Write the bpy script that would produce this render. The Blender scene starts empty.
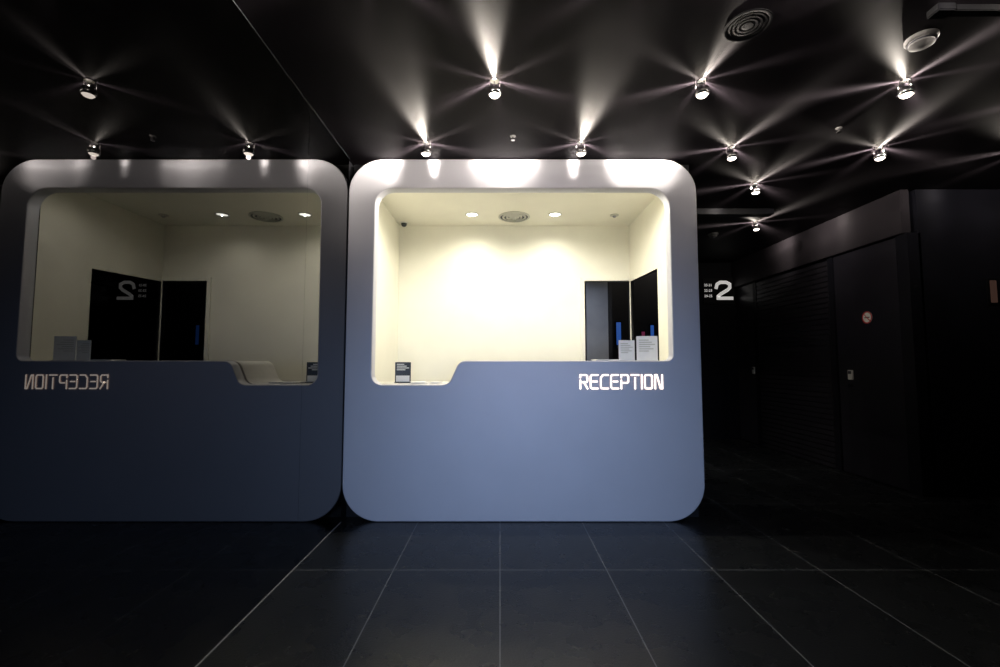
import bpy, bmesh, math
from mathutils import Vector
S=bpy.context.scene
COL=S.collection
S.view_settings.view_transform='Standard'

# ---------------- materials ----------------
def mat(name,col,rough=.5,metal=0,emit=None,es=0,noise=0,nscale=20,bump=0,spec=.5,coat=0):
    m=bpy.data.materials.new(name); m.use_nodes=True
    nt=m.node_tree; b=nt.nodes['Principled BSDF']
    b.inputs['Base Color'].default_value=(*col,1)
    b.inputs['Roughness'].default_value=rough
    b.inputs['Metallic'].default_value=metal
    b.inputs['Specular IOR Level'].default_value=spec
    b.inputs['Coat Weight'].default_value=coat
    if emit:
        b.inputs['Emission Color'].default_value=(*emit,1); b.inputs['Emission Strength'].default_value=es
    if noise or bump:
        tc=nt.nodes.new('ShaderNodeTexCoord'); n=nt.nodes.new('ShaderNodeTexNoise')
        n.inputs['Scale'].default_value=nscale; n.inputs['Detail'].default_value=5
        nt.links.new(tc.outputs['Object'],n.inputs['Vector'])
        if noise:
            r=nt.nodes.new('ShaderNodeValToRGB')
            r.color_ramp.elements[0].position=.3; r.color_ramp.elements[1].position=.7
            r.color_ramp.elements[0].color=(*[c*(1-noise) for c in col],1)
            r.color_ramp.elements[1].color=(*[min(1,c*(1+noise)) for c in col],1)
            nt.links.new(n.outputs['Fac'],r.inputs['Fac']); nt.links.new(r.outputs['Color'],b.inputs['Base Color'])
        if bump:
            bp=nt.nodes.new('ShaderNodeBump'); bp.inputs['Strength'].default_value=bump; bp.inputs['Distance'].default_value=.002
            nt.links.new(n.outputs['Fac'],bp.inputs['Height']); nt.links.new(bp.outputs['Normal'],b.inputs['Normal'])
    return m
M_face=mat('booth_paint',(.60,.60,.66),.55,.25,noise=.02,nscale=3,spec=.3)
M_cream=mat('cream_paint',(.87,.85,.75),.6,noise=.02,nscale=4,spec=.2)
M_dark=mat('black_paint',(.006,.006,.008),.5,noise=.2,nscale=8,spec=.3)
M_ceil=mat('ceiling_paint',(.0105,.0085,.011),.55,noise=.12,nscale=3,bump=.05,spec=.07)
M_wall=mat('wall_paint',(.005,.005,.008),.5,noise=.2,nscale=4,spec=.2)
M_fascia=mat('fascia_paint',(.022,.019,.023),.55,noise=.1,nscale=5,spec=.18)
M_door=mat('door_laminate',(.014,.013,.018),.35,noise=.15,nscale=6,spec=.35)
M_shut=mat('shutter_metal',(.022,.02,.026),.4,.3,noise=.1,nscale=6,spec=.35)
M_mirror=mat('tinted_mirror',(.054,.054,.055),.006,1,noise=.01,nscale=2)
M_chrome=mat('brushed_chrome',(.62,.6,.6),.22,1,noise=.05,nscale=60)
M_lens=mat('lit_lens',(1,.95,.85),.3,emit=(1,.88,.76),es=9,noise=.01)
M_down=mat('lit_diffuser',(1,1,.95),.3,emit=(1,.98,.88),es=8,noise=.01)
M_white=mat('white_plastic',(.75,.74,.72),.4,noise=.03)
M_offw=mat('vent_enamel',(.55,.55,.5),.45,noise=.03)
M_dull=mat('dull_plastic',(.3,.29,.29),.5,noise=.05)  # even grey tone, darker than the white plastic
M_paper=mat('paper',(.85,.85,.84),.7,noise=.03)
M_ink=mat('ink',(.05,.05,.07),.6,noise=.1)
M_acr=mat('dark_acrylic',(.04,.045,.05),.25,noise=.1)
M_black=mat('black_plastic',(.004,.004,.005),.6,noise=.1,spec=.08)
M_letter=mat('lit_letter',(1,.95,.9),.4,emit=(1,.86,.72),es=3.2,noise=.01)
M_halo=mat('lit_letter_edge',(1,.8,.6),.4,emit=(1,.66,.46),es=1.8,noise=.01)
M_two=mat('lit_numeral',(1,1,1),.4,emit=(1,.97,.93),es=.42,noise=.01)
M_red=mat('red_print',(.6,.04,.05),.5,noise=.05)
M_grey=mat('grey_panel',(.28,.29,.32),.5,noise=.1,nscale=4)
M_blue=mat('blue_screen',(.02,.04,.2),.3,emit=(.06,.25,1),es=.25,noise=.05)
M_redscreen=mat('red_screen',(.2,.02,.08),.3,emit=(.8,.1,.3),es=.1,noise=.05)
M_amber=mat('amber_lamp',(.03,.015,.012),.5,emit=(1,.55,.42),es=.03,noise=.02,spec=.1)

def floor_mat():
    m=bpy.data.materials.new('floor_tiles'); m.use_nodes=True; nt=m.node_tree; b=nt.nodes['Principled BSDF']
    tc=nt.nodes.new('ShaderNodeTexCoord'); mp=nt.nodes.new('ShaderNodeMapping')
    mp.inputs['Location'].default_value=(0,-.215,0)
    br=nt.nodes.new('ShaderNodeTexBrick'); br.offset=0; br.squash=1
    br.inputs['Scale'].default_value=1; br.inputs['Brick Width'].default_value=.6; br.inputs['Row Height'].default_value=1.2
    br.inputs['Mortar Size'].default_value=.003; br.inputs['Mortar Smooth'].default_value=.1
    br.inputs['Color1'].default_value=(.010,.011,.012,1); br.inputs['Color2'].default_value=(.013,.014,.015,1)
    br.inputs['Mortar'].default_value=(.13,.135,.14,1)
    n=nt.nodes.new('ShaderNodeTexNoise'); n.inputs['Scale'].default_value=90; n.inputs['Detail'].default_value=6
    n2=nt.nodes.new('ShaderNodeTexNoise'); n2.inputs['Scale'].default_value=5; n2.inputs['Detail'].default_value=4
    L=nt.links.new
    L(tc.outputs['Object'],mp.inputs['Vector']); L(mp.outputs['Vector'],br.inputs['Vector'])
    L(tc.outputs['Object'],n.inputs['Vector']); L(tc.outputs['Object'],n2.inputs['Vector'])
    L(br.outputs['Color'],b.inputs['Base Color'])
    mr=nt.nodes.new('ShaderNodeMapRange'); mr.inputs['To Min'].default_value=.2; mr.inputs['To Max'].default_value=.36
    L(n2.outputs['Fac'],mr.inputs['Value']); L(mr.outputs['Result'],b.inputs['Roughness'])
    bp=nt.nodes.new('ShaderNodeBump'); bp.inputs['Strength'].default_value=.5; bp.inputs['Distance'].default_value=.002
    L(n.outputs['Fac'],bp.inputs['Height']); L(bp.outputs['Normal'],b.inputs['Normal'])
    b.inputs['Specular IOR Level'].default_value=.3
    return m
M_floor=floor_mat()

# ---------------- helpers ----------------
def link(o,parent=None):
    COL.objects.link(o)
    if parent: o.parent=parent
    return o
def meta(o,label=None,cat=None,kind=None,group=None):
    if label:o['label']=label
    if cat:o['category']=cat
    if kind:o['kind']=kind
    if group:o['group']=group
    return o
def empty(name,loc,label,cat,group=None):
    e=bpy.data.objects.new(name,None); e.empty_display_size=.05; e.location=loc; COL.objects.link(e)
    return meta(e,label,cat,None,group)
def finish(bm,name,mats,parent=None,smooth=False):
    me=bpy.data.meshes.new(name); bm.to_mesh(me); bm.free()
    for m in (mats if isinstance(mats,(list,tuple)) else [mats]): me.materials.append(m)
    if smooth:
        for p in me.polygons: p.use_smooth=True
    return link(bpy.data.objects.new(name,me),parent)
def abox(bm,x0,x1,y0,y1,z0,z1,bev=0,mi=0):
    r=bmesh.ops.create_cube(bm,size=1)
    for v in r['verts']:
        v.co=Vector(((x0+x1)/2+v.co.x*(x1-x0),(y0+y1)/2+v.co.y*(y1-y0),(z0+z1)/2+v.co.z*(z1-z0)))
    fs=set(f for v in r['verts'] for f in v.link_faces)
    for f in fs:f.material_index=mi
    if bev:
        es=list(set(e for v in r['verts'] for e in v.link_edges))
        bmesh.ops.bevel(bm,geom=es,offset=bev,segments=2,affect='EDGES')
def box(name,x0,x1,y0,y1,z0,z1,m,parent=None,bev=0):
    bm=bmesh.new(); abox(bm,x0,x1,y0,y1,z0,z1,bev); return finish(bm,name,m,parent)
def lathe(name,prof,m,parent=None,seg=32,loc=(0,0,0),axis='z'):
    bm=bmesh.new(); rings=[]
    for r,z in prof:
        if r<1e-6: rings.append([bm.verts.new((0,0,z))])
        else: rings.append([bm.verts.new((r*math.cos(2*math.pi*i/seg),r*math.sin(2*math.pi*i/seg),z)) for i in range(seg)])
    for a,b in zip(rings,rings[1:]):
        for i in range(seg):
            j=(i+1)%seg
            if len(a)==1 and len(b)==1: continue
            if len(a)==1: bm.faces.new((a[0],b[i],b[j]))
            elif len(b)==1: bm.faces.new((a[i],b[0],a[j]))
            else: bm.faces.new((a[i],b[i],b[j],a[j]))
    bmesh.ops.recalc_face_normals(bm,faces=bm.faces)
    if axis=='x':
        for v in bm.verts: v.co=Vector((v.co.z,v.co.y,v.co.x))
    o=finish(bm,name,m,parent,True); o.location=loc
    o.modifiers.new('edge','EDGE_SPLIT').split_angle=math.radians(40)
    return o
def fillet(pts,n=10):
    out=[]; N=len(pts)
    for i,(x,z,r) in enumerate(pts):
        p=Vector((x,z)); a=Vector(pts[i-1][:2]); b=Vector(pts[(i+1)%N][:2])
        if r<=0: out.append((x,z)); continue
        u=(a-p).normalized(); w=(b-p).normalized(); ang=u.angle(w)
        d=r/math.tan(ang/2); c=p+(u+w).normalized()*(r/math.sin(ang/2))
        s=p+u*d; e=p+w*d; a0=math.atan2(s.y-c.y,s.x-c.x); a1=math.atan2(e.y-c.y,e.x-c.x)
        dl=(a1-a0+math.pi)%(2*math.pi)-math.pi
        for k in range(n+1):
            t=a0+dl*k/n; out.append((c.x+r*math.cos(t),c.y+r*math.sin(t)))
    return out
def panel(name,loops,thick,bev,mapf,mats,parent=None,pick=None):
    cu=bpy.data.curves.new(name,'CURVE'); cu.dimensions='2D'; cu.fill_mode='BOTH'
    cu.extrude=thick/2-bev; cu.bevel_depth=bev; cu.bevel_resolution=2; cu.offset=-bev
    for lp in loops:
        sp=cu.splines.new('POLY'); sp.points.add(len(lp)-1); sp.use_cyclic_u=True
        for q,(a,b) in zip(sp.points,lp): q.co=(a,b,0,1)
    tmp=bpy.data.objects.new('tmp',cu); COL.objects.link(tmp)
    dg=bpy.context.evaluated_depsgraph_get(); dg.update()
    me=bpy.data.meshes.new_from_object(tmp.evaluated_get(dg))
    bpy.data.objects.remove(tmp)
    bm=bmesh.new(); bm.from_mesh(me); bpy.data.meshes.remove(me)
    bmesh.ops.remove_doubles(bm,verts=bm.verts,dist=1e-5)
    for v in bm.verts: v.co=Vector(mapf(v.co.x,v.co.y,v.co.z))
    bmesh.ops.recalc_face_normals(bm,faces=bm.faces)
    bm.normal_update()
    for f in bm.faces: f.material_index=pick(f) if pick else 0
    return finish(bm,name,mats,parent)
def strokes(name,lines,wid,depth,mats,parent,ox=0,oy=0):
    """flat ribbon letters in the x-z plane, front face at y=oy-depth, mats=[front,side]"""
    bm=bmesh.new()
    for ln in lines:
        cyc=ln[0]==ln[-1]; pts=[Vector(p) for p in (ln[:-1] if cyc else ln)]; n=len(pts); L=[];R=[]
        for i,p in enumerate(pts):
            d0=(p-pts[i-1]).normalized() if (i>0 or cyc) else None
            d1=(pts[(i+1)%n]-p).normalized() if (i<n-1 or cyc) else None
            if d0 is None: d0=d1; p=p-d1*wid/2
            if d1 is None: d1=d0; p=p+d0*wid/2
            n0=Vector((-d0.y,d0.x)); n1=Vector((-d1.y,d1.x)); m=(n0+n1).normalized(); k=wid/2/max(.5,m.dot(n0))
            L.append(p+m*k); R.append(p-m*k)
        def ring(q): return [bm.verts.new((ox+v.x,q,v.y)) for v in L],[bm.verts.new((ox+v.x,q,v.y)) for v in R]
        lf,rf=ring(oy-depth); lb,rb=ring(oy)
        m_=n if cyc else n-1
        for i in range(m_):
            j=(i+1)%n
            f=bm.faces.new((lf[i],rf[i],rf[j],lf[j])); f.material_index=0
            for q in ((lb[i],lb[j],rb[j],rb[i]),(lf[i],lf[j],lb[j],lb[i]),(rf[i],rb[i],rb[j],rf[j])):
                bm.faces.new(q).material_index=1
        if not cyc:
            bm.faces.new((lf[0],lb[0],rb[0],rf[0])).material_index=1
            bm.faces.new((lf[-1],rf[-1],rb[-1],lb[-1])).material_index=1
    bmesh.ops.recalc_face_normals(bm,faces=bm.faces)
    return finish(bm,name,mats,parent)

H=2.74
XM=-1.165; YF=3.38; XR=1.51
# ---------------- room ----------------
def st(o): o['kind']='structure'; return o
st(box('floor',-1.3,5.1,-2.6,7.1,-.1,0,M_floor))
st(box('ceiling',-1.3,5.1,-2.6,7.1,H,H+.1,M_ceil))
st(box('wall_back',-1.3,3.8,7.0,7.1,0,H,M_wall))
st(box('wall_rear',-1.3,5.1,-2.6,-2.5,0,H,M_wall))
st(box('wall_side',5.0,5.1,-2.5,4.0,0,H,M_wall))
st(box('wall_return',3.78,5.1,4.0,4.1,0,H,M_wall))
st(box('wall_left',-1.3,XM-.012,-2.5,7.0,0,H,M_dark))
bm=bmesh.new()
abox(bm,3.72,3.8,4.1,7.0,0,H)
abox(bm,3.68,3.8,4.0,4.12,0,2.34)
abox(bm,3.68,3.72,4.93,5.0,0,2.34)
abox(bm,3.68,3.72,6.42,6.5,0,2.34)
st(finish(bm,'wall_right',M_wall))
st(box('trim_1',3.64,3.72,4.0,7.0,2.34,H,M_fascia,bev=.005))
st(box('door_1',3.69,3.72,4.13,4.92,.01,2.33,M_door,bev=.004))
st(box('door_2',3.69,3.72,6.51,6.99,.01,2.33,M_door,bev=.004))
sh=empty('roller_shutter',(3.7,5.7,0),'black ribbed roller shutter closed in a doorway','shutter')
bm=bmesh.new()
n=38
for i in range(n):
    z0=.06+i*(2.26/n); abox(bm,-.018,.018,-.69,.71,z0,z0+2.26/n-.006,.006)
finish(bm,'curtain',M_shut,sh)
bm=bmesh.new(); abox(bm,-.022,.018,-.69,.71,.005,.055,.006); finish(bm,'bottom_rail',M_shut,sh)
ys=[-2.5,-1.0,.4,2.66,YF]
for i in range(len(ys)-1):
    o=box('mirror_pane' ,XM-.011,XM,ys[i]+.001,ys[i+1]-.001,.0,H-.001,M_mirror)
    meta(o,'tall dark tinted mirror pane covering the wall','mirror',None,'mirror panes along the wall')
st(box('trim_3',XM,XM+.004,-2.4,YF-.002,.0,.004,M_dull))
st(box('trim_4',XM,XM+.003,-2.4,YF-.002,H-.004,H-.0005,M_acr))

# ---------------- booth ----------------
bx=empty('reception_booth',(.17,YF,0),'rounded pale blue-grey reception booth with cream interior','reception booth')
def P(o,par):
    o.location=Vector(o.location)-par.location; return o
outer=fillet([(XM+.002,.002,.27),(XR,.002,.27),(XR,2.735,.26),(XM+.002,2.735,.26)],16)
hole=fillet([(-.962,1.0,.08),(-.385,1.0,.075),(-.305,1.18,.075),(1.30,1.18,.05),(1.30,2.505,.15),(-.955,2.505,.13)])
P(panel('front_panel',[outer,hole[::-1]],.10,.008,lambda a,b,t:(a,YF+.05-t,b),M_face,bx),bx)
hole2=fillet([(-.98,.97,.06),(-.35,.97,.06),(-.27,1.15,.06),(1.32,1.15,.05),(1.32,2.525,.13),(-.975,2.525,.12)])
P(panel('backing_panel',[[(XM+.004,.002),(1.50,.002),(1.50,2.735),(XM+.004,2.735)],hole2[::-1]],.02,0,
        lambda a,b,t:(a,YF+.111+t,b),[M_dark,M_cream],bx,lambda f:1 if f.normal.y>.5 else 0),bx)  # dark sheet added to stop interior light leaking past the rounded corners
YB=5.0; XI=1.46; XL=-1.135
P(panel('back_wall_panel',[[(XM+.004,.002),(.944,.002),(.944,2.08),(1.452,2.08),(1.452,.002),(1.50,.002),(1.50,2.735),(XM+.004,2.735)]],.06,0,
        lambda a,b,t:(a,YB+.03+t,b),[M_dark,M_cream],bx,lambda f:1 if f.normal.y<-.5 else 0),bx)
P(panel('side_wall_panel',[[(YF+.122,.002),(YB-.001,.002),(YB-.001,2.735),(YF+.122,2.735)],[(4.13,.92),(4.13,2.04),(4.988,2.075),(4.988,.92)]],.04,0,
        lambda a,b,t:(XI+.02+t,a,b),[M_dark,M_cream],bx,lambda f:1 if f.normal.x<-.5 else 0),bx)
P(box('side_wall_panel',XM+.004,XL,YF+.122,YB-.001,.002,2.735,M_cream,bx),bx)
P(box('ceiling_panel',XL+.001,XI-.001,YF+.122,YB-.001,2.715,2.735,M_cream,bx),bx)
bm=bmesh.new(); abox(bm,.90,.944,4.975,4.999,.002,2.12,.003); abox(bm,.944,1.44,4.975,4.999,2.08,2.12,.003)
P(finish(bm,'door_frame',M_cream,bx),bx)

ct=empty('counter',(.17,3.7,0),'white reception counter with a curved step between two heights','counter')
top=fillet([(-1.13,1.0,0),(-.385,1.0,.075),(-.305,1.18,.075),(1.44,1.18,0)])
low=[(a,b-.04) for a,b in top]
P(panel('worktop',[top+low[::-1]],.50,.003,lambda a,b,t:(a,3.755+t,b-.0005),M_white,ct),ct)
P(box('cabinet_body',-1.10,1.42,3.56,3.96,.003,.95,M_white,ct),ct)

G={'R':[[(0,0),(0,.60)],[(0,.82),(0,1),(.85,1),(1,.9),(1,.56),(.85,.46),(.3,.46)],[(.5,.46),(1,0)]],
'E':[[(1,1),(.15,1),(0,.9),(0,.1),(.15,0),(1,0)],[(.32,.52),(.9,.52)]],
'C':[[(1,1),(.3,1),(0,.78),(0,.1),(.15,0),(1,0)]],
'P':[[(0,0),(0,.60)],[(0,.82),(0,1),(.85,1),(1,.9),(1,.52),(.85,.42),(.3,.42)]],
'T':[[(0,1),(1,1)],[(.5,.78),(.5,0)]],
'I':[[(0,0),(0,1)]],
'O':[[(.12,0),(.88,0),(1,.1),(1,.9),(.88,1),(.12,1),(0,.9),(0,.1),(.12,0)]],
'N':[[(0,0),(0,1),(.25,1),(.75,0),(1,0),(1,1)]]}
W=.053; HH=.1; gap=.0235; x=.6; zb=.973
sg=empty('reception_sign',(x,YF,zb),'glowing warm white RECEPTION lettering on the booth front','sign')
for ch in 'RECEPTION':
    w=0 if ch=='I' else W
    lines=[[(a*w,b*HH) for a,b in ln] for ln in G[ch]]
    strokes('letter',lines,.0095,.004,[M_letter,M_halo],sg,ox=x-.6,oy=-.0005)
    x+=w+gap

def downlight(x,y,z,r):
    e=empty('recessed_downlight',(x,y,z),'round recessed ceiling downlight, lit warm white','downlight','downlights in the booth ceiling')
    lathe('trim_ring',[(r,.0),(r,-.006),(r*.82,-.008),(r*.78,-.001)],M_offw,e)
    lathe('diffuser',[(0,-.002),(r*.78,-.002),(r*.78,0)],M_down,e)
    return e
def spot(name,loc,e,col,size,blend=.5,rad=.03,par=None,rot=(0,0,0)):
    l=bpy.data.lights.new(name,'SPOT'); l.energy=e; l.color=col; l.spot_size=math.radians(size); l.spot_blend=blend; l.shadow_soft_size=rad
    o=bpy.data.objects.new(name,l); o.location=loc; o.rotation_euler=rot; link(o,par); return o
warm=(1,.945,.80)
for dx in (-.292,.574):
    e=downlight(dx,4.61,2.7145,.07)
    spot('lamp_light',(0,0,-.012),25,warm,155,1,.008,e)
for dx in (-.65,.1,.9):  # front row added, hidden behind the header, to brighten the booth interior
    e=downlight(dx,3.72,2.7145,.07); spot('lamp_light',(0,0,-.012),35,warm,168,.6,.008,e)
e=empty('ceiling_vent',(.15,4.68,2.7145),'round concentric air vent in the booth ceiling','vent')
lathe('duct_opening',[(.165,-.0005),(.165,-.0015),(0,-.0015)],M_ink,e)
for k,r in enumerate((.165,.125,.085,.05)):
    lathe('louver_ring',[(r,-.002),(r+.003,-.008-.003*k),(r-.014,-.016-.003*k),(r-.018,-.006)],M_offw,e)
lathe('centre_cone',[(.022,-.002),(.022,-.03),(0,-.036)],M_offw,e)
e=empty('ceiling_sensor',(1.2,4.63,2.7145),'small round grey sensor in the booth ceiling','sensor')
lathe('base',[(.045,0),(.045,-.008),(.03,-.012),(0,-.012)],M_offw,e)
lathe('dome',[(.02,-.012),(.018,-.022),(.01,-.028),(0,-.03)],M_grey,e)
e=empty('security_camera',(-1.06,4.88,2.7145),'small dark dome security camera in a ceiling corner','camera')
lathe('base',[(.04,0),(.04,-.012),(0,-.012)],M_white,e)
lathe('dome',[(.032,-.012),(.03,-.03),(.02,-.045),(0,-.052)],M_acr,e)

def ink_lines(bm,x0,x1,z0,z1,y,n):
    for i in range(n):
        z=z1-(z1-z0)*(i+.5)/n; w=(x1-x0)*(.6+.4*((i*7)%5)/4)
        abox(bm,x0,x0+w,y-.0012,y,z-(z1-z0)/n*.22,z+(z1-z0)/n*.22)
e=empty('leaflet_holder',(-.80,3.72,1.0),'dark card holder with white print standing on the counter','leaflet holder')
box('backboard',-.065,.065,.0,.006,.0,.17,M_acr,e,.002); box('foot',-.065,.065,-.03,.05,.0,.006,M_acr,e,.002)
bm=bmesh.new(); ink_lines(bm,-.05,.05,.10,.16,0,4); abox(bm,-.055,.055,-.003,0,.01,.06); finish(bm,'print',M_paper,e)
for (cx,cy,w,h,rz,lab) in ((1.02,3.62,.135,.165,.15,'small white notice card in an upright stand'),(1.19,3.64,.165,.20,-.12,'larger white notice card in an upright stand')):
    e=empty('notice_stand',(cx,cy,1.181),lab,'notice stand'); e.rotation_euler=(0,0,rz)
    box('card',-w/2,w/2,0,.004,.004,h,M_paper,e,.001); box('foot',-w/2,w/2,-.02,.04,0,.004,M_white,e,.001)
    bm=bmesh.new(); ink_lines(bm,-w*.38,w*.38,h*.35,h*.88,0,6); finish(bm,'print',M_offw,e)
for i,(cx,cy,cz,w,dd,rz,lab) in enumerate(((-.66,3.66,1.0,.12,.19,.2,'loose white sheets of paper on the lower counter'),(-.515,3.66,1.0,.07,.12,-.2,'small white leaflets fanned on the lower counter'),(.86,3.66,1.181,.2,.14,.1,'stack of white papers on the upper counter'))):
    e=empty('paper_stack',(cx,cy,cz),lab,'papers'); e.rotation_euler=(0,0,rz)
    for k in range(3):
        o=box('sheet',-w/2,w/2,-dd/2,dd/2,.0005+k*.004,.0035+k*.004,M_paper,e); o.rotation_euler=(0,0,.12*k-.1)

# ---------------- ceiling spotlights ----------------
def star_light(name,phase,energy,par):
    l=bpy.data.lights.new(name,'POINT'); l.energy=energy; l.shadow_soft_size=.004; l.color=(1,.90,.78)
    l.use_nodes=True; nt=l.node_tree; em=nt.nodes['Emission']; L=nt.links.new
    g=nt.nodes.new('ShaderNodeNewGeometry'); sx=nt.nodes.new('ShaderNodeSeparateXYZ'); L(g.outputs['Incoming'],sx.inputs[0])
    def mth(op,a,b=None,c=False):
        n=nt.nodes.new('ShaderNodeMath'); n.operation=op; n.use_clamp=c
        for i,q in enumerate((a,b)):
            if q is None: continue
            if isinstance(q,(int,float)): n.inputs[i].default_value=q
            else: L(q,n.inputs[i])
        return n.outputs[0]
    az=mth('ADD',mth('ARCTAN2',sx.outputs['Y'],sx.outputs['X']),phase)
    c3=mth('COSINE',mth('MULTIPLY',az,3.0))
    lob3=mth('POWER',mth('MAXIMUM',c3,0.0),9.0)
    lob6=mth('MULTIPLY',mth('POWER',mth('ABSOLUTE',c3),16.0),.22)
    pat=mth('ADD',mth('ADD',lob3,lob6),.003)
    dz=mth('MAXIMUM',mth('ABSOLUTE',sx.outputs['Z']),.075)
    el=mth('POWER',mth('DIVIDE',.3,dz),1.15)
    L(mth('MULTIPLY',pat,el),em.inputs['Strength'])
    o=bpy.data.objects.new(name,l); o.location=(0,0,-.03); link(o,par); return o
rows=[(1.68,(-.53,.58,1.69,2.8,3.9)),(2.42,(-.03,1.13,2.27,3.4)),(3.13,(-.53,.58)),(3.2,(1.696,2.78,3.9)),(3.86,(2.245,)),(4.95,(2.87,)),(.95,(-.03,1.13,2.27))]
k=0
parts=[]
for y,xs in rows:
    for x in xs:
        e=empty('ceiling_spotlight',(x,y,H),'small chrome ceiling spotlight throwing star-shaped beams','spotlight','star beam spotlights on the ceiling')
        if not parts:
            parts.append(lathe('canopy',[(0,-.0005),(.026,-.0005),(.026,-.004),(0,-.005)],M_chrome,e))
            parts.append(lathe('reflector_cup',[(.026,-.048),(.034,-.046),(.038,-.053),(.038,-.074),(.034,-.082),(.030,-.085),(.028,-.083)],M_chrome,e))
            parts.append(lathe('lens',[(.0295,-.0845),(.022,-.093),(0,-.097)],M_lens,e))
            parts.append(lathe('glow_plate',[(0,-.040),(.02,-.041),(.028,-.046),(.028,-.050),(0,-.051)],M_lens,e))
            for q in range(3):
                a=q*2.094+.5
                b=lathe('bracket',[(.0015,-.001),(.0015,-.055)],M_chrome,e,8,(.033*math.cos(a),.033*math.sin(a),0)); parts.append(b)
        else:
            for p in parts:
                c=p.copy(); c.parent=e; COL.objects.link(c)
        star_light('star_light',math.pi/2+((k*0.37)%.5-.25),38.0 if y>2 else 14.0,e)
        if x<1.5 and y in (1.68,2.42):   # aimed at the booth front
            dv=Vector((.17,3.38,1.85))-Vector((x,y,H-.1))
            o=spot('wash_light',(0,0,-.11),11 if y<2 else 5.0,(1,.84,.82),75,1.0,.015,e)
            o.rotation_euler=dv.to_track_quat('-Z','Y').to_euler()
        else:
            spot('down_light',(0,0,-.11),2.5 if 3<y<3.15 else .5,(1,.84,.76),150,.9,.015,e)
        k+=1

def detector(x,y,r,lab):
    e=empty('smoke_detector',(x,y,H),lab,'smoke detector')
    lathe('base',[(r,0),(r,-.012),(r*.9,-.018),(0,-.018)],M_dull,e)
    lathe('sensing_head',[(r*.8,-.018),(r*.78,-.035),(r*.5,-.045),(0,-.047)],M_dull,e)
    lathe('vent_slot',[(r*.82,-.022),(r*.82,-.028),(r*.7,-.028)],M_ink,e)
detector(2.05,2.09,.065,'off-white round smoke detector on the dark ceiling')
detector(2.6,5.4,.06,'off-white round smoke detector near the corridor')
e=empty('ceiling_speaker',(1.16,2.01,H),'black round speaker with ribbed grille on the ceiling','speaker')
lathe('rim',[(.105,0),(.105,-.004),(.095,-.005),(.088,-.002)],M_black,e)
for r in (.082,.063,.044): lathe('grille_ring',[(r,0),(r,-.003),(r-.008,-.003),(r-.008,0)],M_black,e)
lathe('grille_centre',[(.025,0),(.025,-.003),(0,-.004)],M_black,e)
for x,y in ((2.28,2.93),(.09,3.04)):
    e=empty('sprinkler_head',(x,y,H),'small metal sprinkler head on the ceiling','sprinkler','ceiling sprinklers')
    lathe('escutcheon',[(.02,0),(.018,-.004),(.01,-.006),(0,-.006)],M_dull,e)
    lathe('nozzle',[(.007,-.006),(.007,-.025),(.014,-.027),(.014,-.029),(0,-.029)],M_chrome,e)
e=empty('track_rail',(2.6,1.9,H),'black ceiling track rail','track rail')
box('rail',-.6,.5,-.02,.02,-.03,0,M_black,e,.003); box('end_feed',-.68,-.6,-.03,.03,-.035,0,M_black,e,.004)
st(box('trim_2',1.515,2.8,4.5,4.6,H-.06,H,M_wall,bev=.004))

XW=3.689
e=empty('no_smoking_sign',(XW,4.50,1.62),'round no smoking sticker with red ring and slash','sign')
lathe('disc',[(0,0),(.062,0),(.062,-.002),(0,-.002)],M_paper,e,axis='x')
lathe('ring',[(.062,-.002),(.062,-.004),(.050,-.004),(.050,-.002)],M_red,e,axis='x')
bm=bmesh.new(); abox(bm,-.0035,-.002,-.030,.030,-.005,.005); finish(bm,'cigarette',M_ink,e)
bm=bmesh.new(); abox(bm,-.0045,-.0036,-.053,.053,-.004,.004); o=finish(bm,'slash',M_red,e); o.rotation_euler=(math.radians(45),0,0)
for y,z,lab in ((4.74,1.04,'white card reader with key slot beside the door'),(6.55,1.06,'white card reader near the corridor end')):
    e=empty('card_reader',(XW,y,z),lab,'card reader')
    box('housing',-.02,0,-.03,.03,-.05,.05,M_white,e,.004); box('slot',-.022,-.019,-.02,.02,.01,.04,M_ink,e)
    lathe('lock',[(0,-.03),(.018,-.03),(.018,0)],M_chrome,e,axis='x',loc=(0,0,-.11))
e=empty('wayfinding_sign',(3.40,6.93,2.29),'glowing white numeral 2 with small room numbers','sign')
box('mounting_board',-.22,.26,.03,.06,-.2,.2,M_dark,e,.004)
two=[[(-.035,.05),(-.02,.10),(.03,.13),(.12,.13),(.175,.10),(.175,.045),(.14,.01),(.03,-.055),(-.01,-.09),(-.01,-.12),(.20,-.12)]]
strokes('numeral',two,.05,.02,[M_two,M_grey],e,oy=.028)
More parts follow.
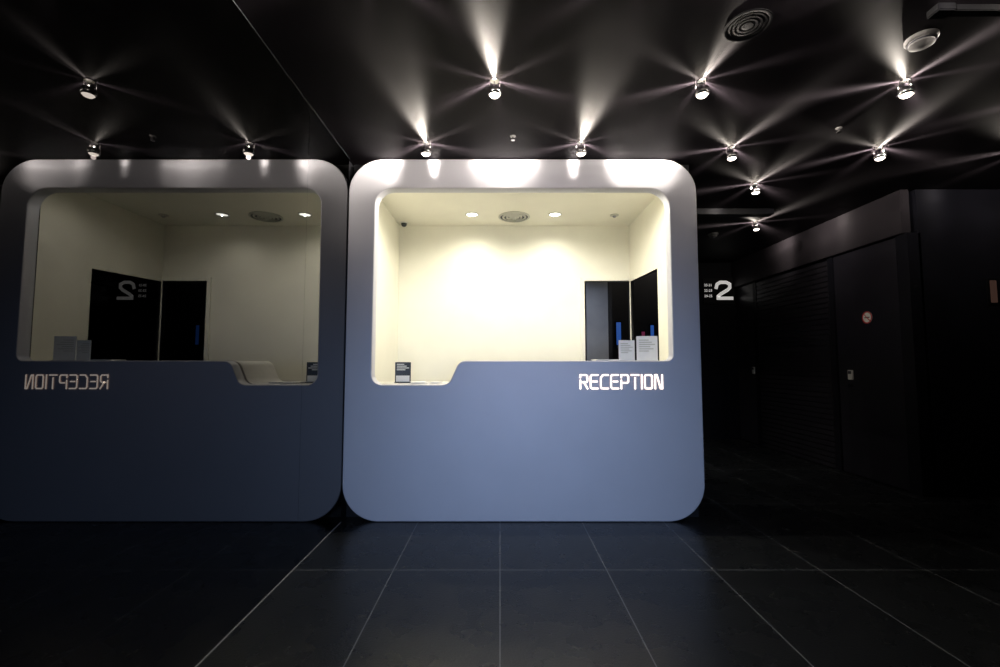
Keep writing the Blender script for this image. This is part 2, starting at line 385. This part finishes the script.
for i,tx in enumerate(('20-21','22-23','24-25')):
    cu=bpy.data.curves.new('t','FONT'); cu.body=tx; cu.size=.055; cu.extrude=.002; cu.align_x='RIGHT'
    t=bpy.data.objects.new('tmp',cu); COL.objects.link(t); dg=bpy.context.evaluated_depsgraph_get(); dg.update()
    me=bpy.data.meshes.new_from_object(t.evaluated_get(dg)); bpy.data.objects.remove(t)
    for v in me.vertices: v.co=Vector((v.co.x-.09,.027-v.co.z,v.co.y+.07-i*.085))
    me.materials.clear(); me.materials.append(M_two); link(bpy.data.objects.new('room_number_text',me),e)
e=empty('wall_lamp',(4.40,3.999,1.8),'small dim amber indicator panel on the black wall','wall lamp')
box('frame',-.045,.045,-.02,0,-.12,.12,M_black,e,.004); box('diffuser',-.03,.03,-.026,-.019,-.10,.10,M_amber,e,.003)

e=empty('partition_panel',(1.34,5.98,0),'grey freestanding partition panel behind the booth','partition')
box('panel',-.19,.10,-.02,.02,.06,2.3,M_grey,e,.004); box('post',.10,.15,-.03,.03,0,2.3,M_dark,e,.004); box('base',-.19,.10,-.03,.03,0,.06,M_dark,e,.004)
for x,z,w,h,m,lab in ((1.84,1.62,.07,.35,M_blue,'narrow glowing blue display screen'),(2.36,1.6,.05,.3,M_blue,'slim glowing blue display screen in a black frame'),(2.22,1.5,.05,.3,M_redscreen,'dim red display screen in a black frame')):
    e=empty('display_screen',(x,6.99,z),lab,'screen')
    box('frame',-w/2-.015,w/2+.015,-.03,0,-h/2-.02,h/2+.02,M_black,e,.004); box('screen',-w/2,w/2,-.034,-.029,-h/2,h/2,m,e)
spot('backroom_fill',(1.0,5.4,2.6),24,(.85,.9,1),120,.8,.1)  # unseen fill lamp added to lift the grey partition

# ---------------- blue light from behind the viewer ----------------
o=spot('blue_lamp',(.35,-2.1,1.2),500,(.42,.58,.90),48,1.0,.5)
o.rotation_euler=(Vector((.25,3.38,.35))-o.location).to_track_quat('-Z','Y').to_euler()

w=bpy.data.worlds.new('w'); S.world=w; w.use_nodes=True
w.node_tree.nodes['Background'].inputs[0].default_value=(.003,.0035,.006,1)

cam=bpy.data.cameras.new('camera'); cam.lens=16.2; cam.sensor_width=36; cam.clip_start=.05
co=bpy.data.objects.new('camera',cam); co.location=(0,0,1.16); co.rotation_euler=(math.radians(93.8),0,0); COL.objects.link(co); S.camera=co
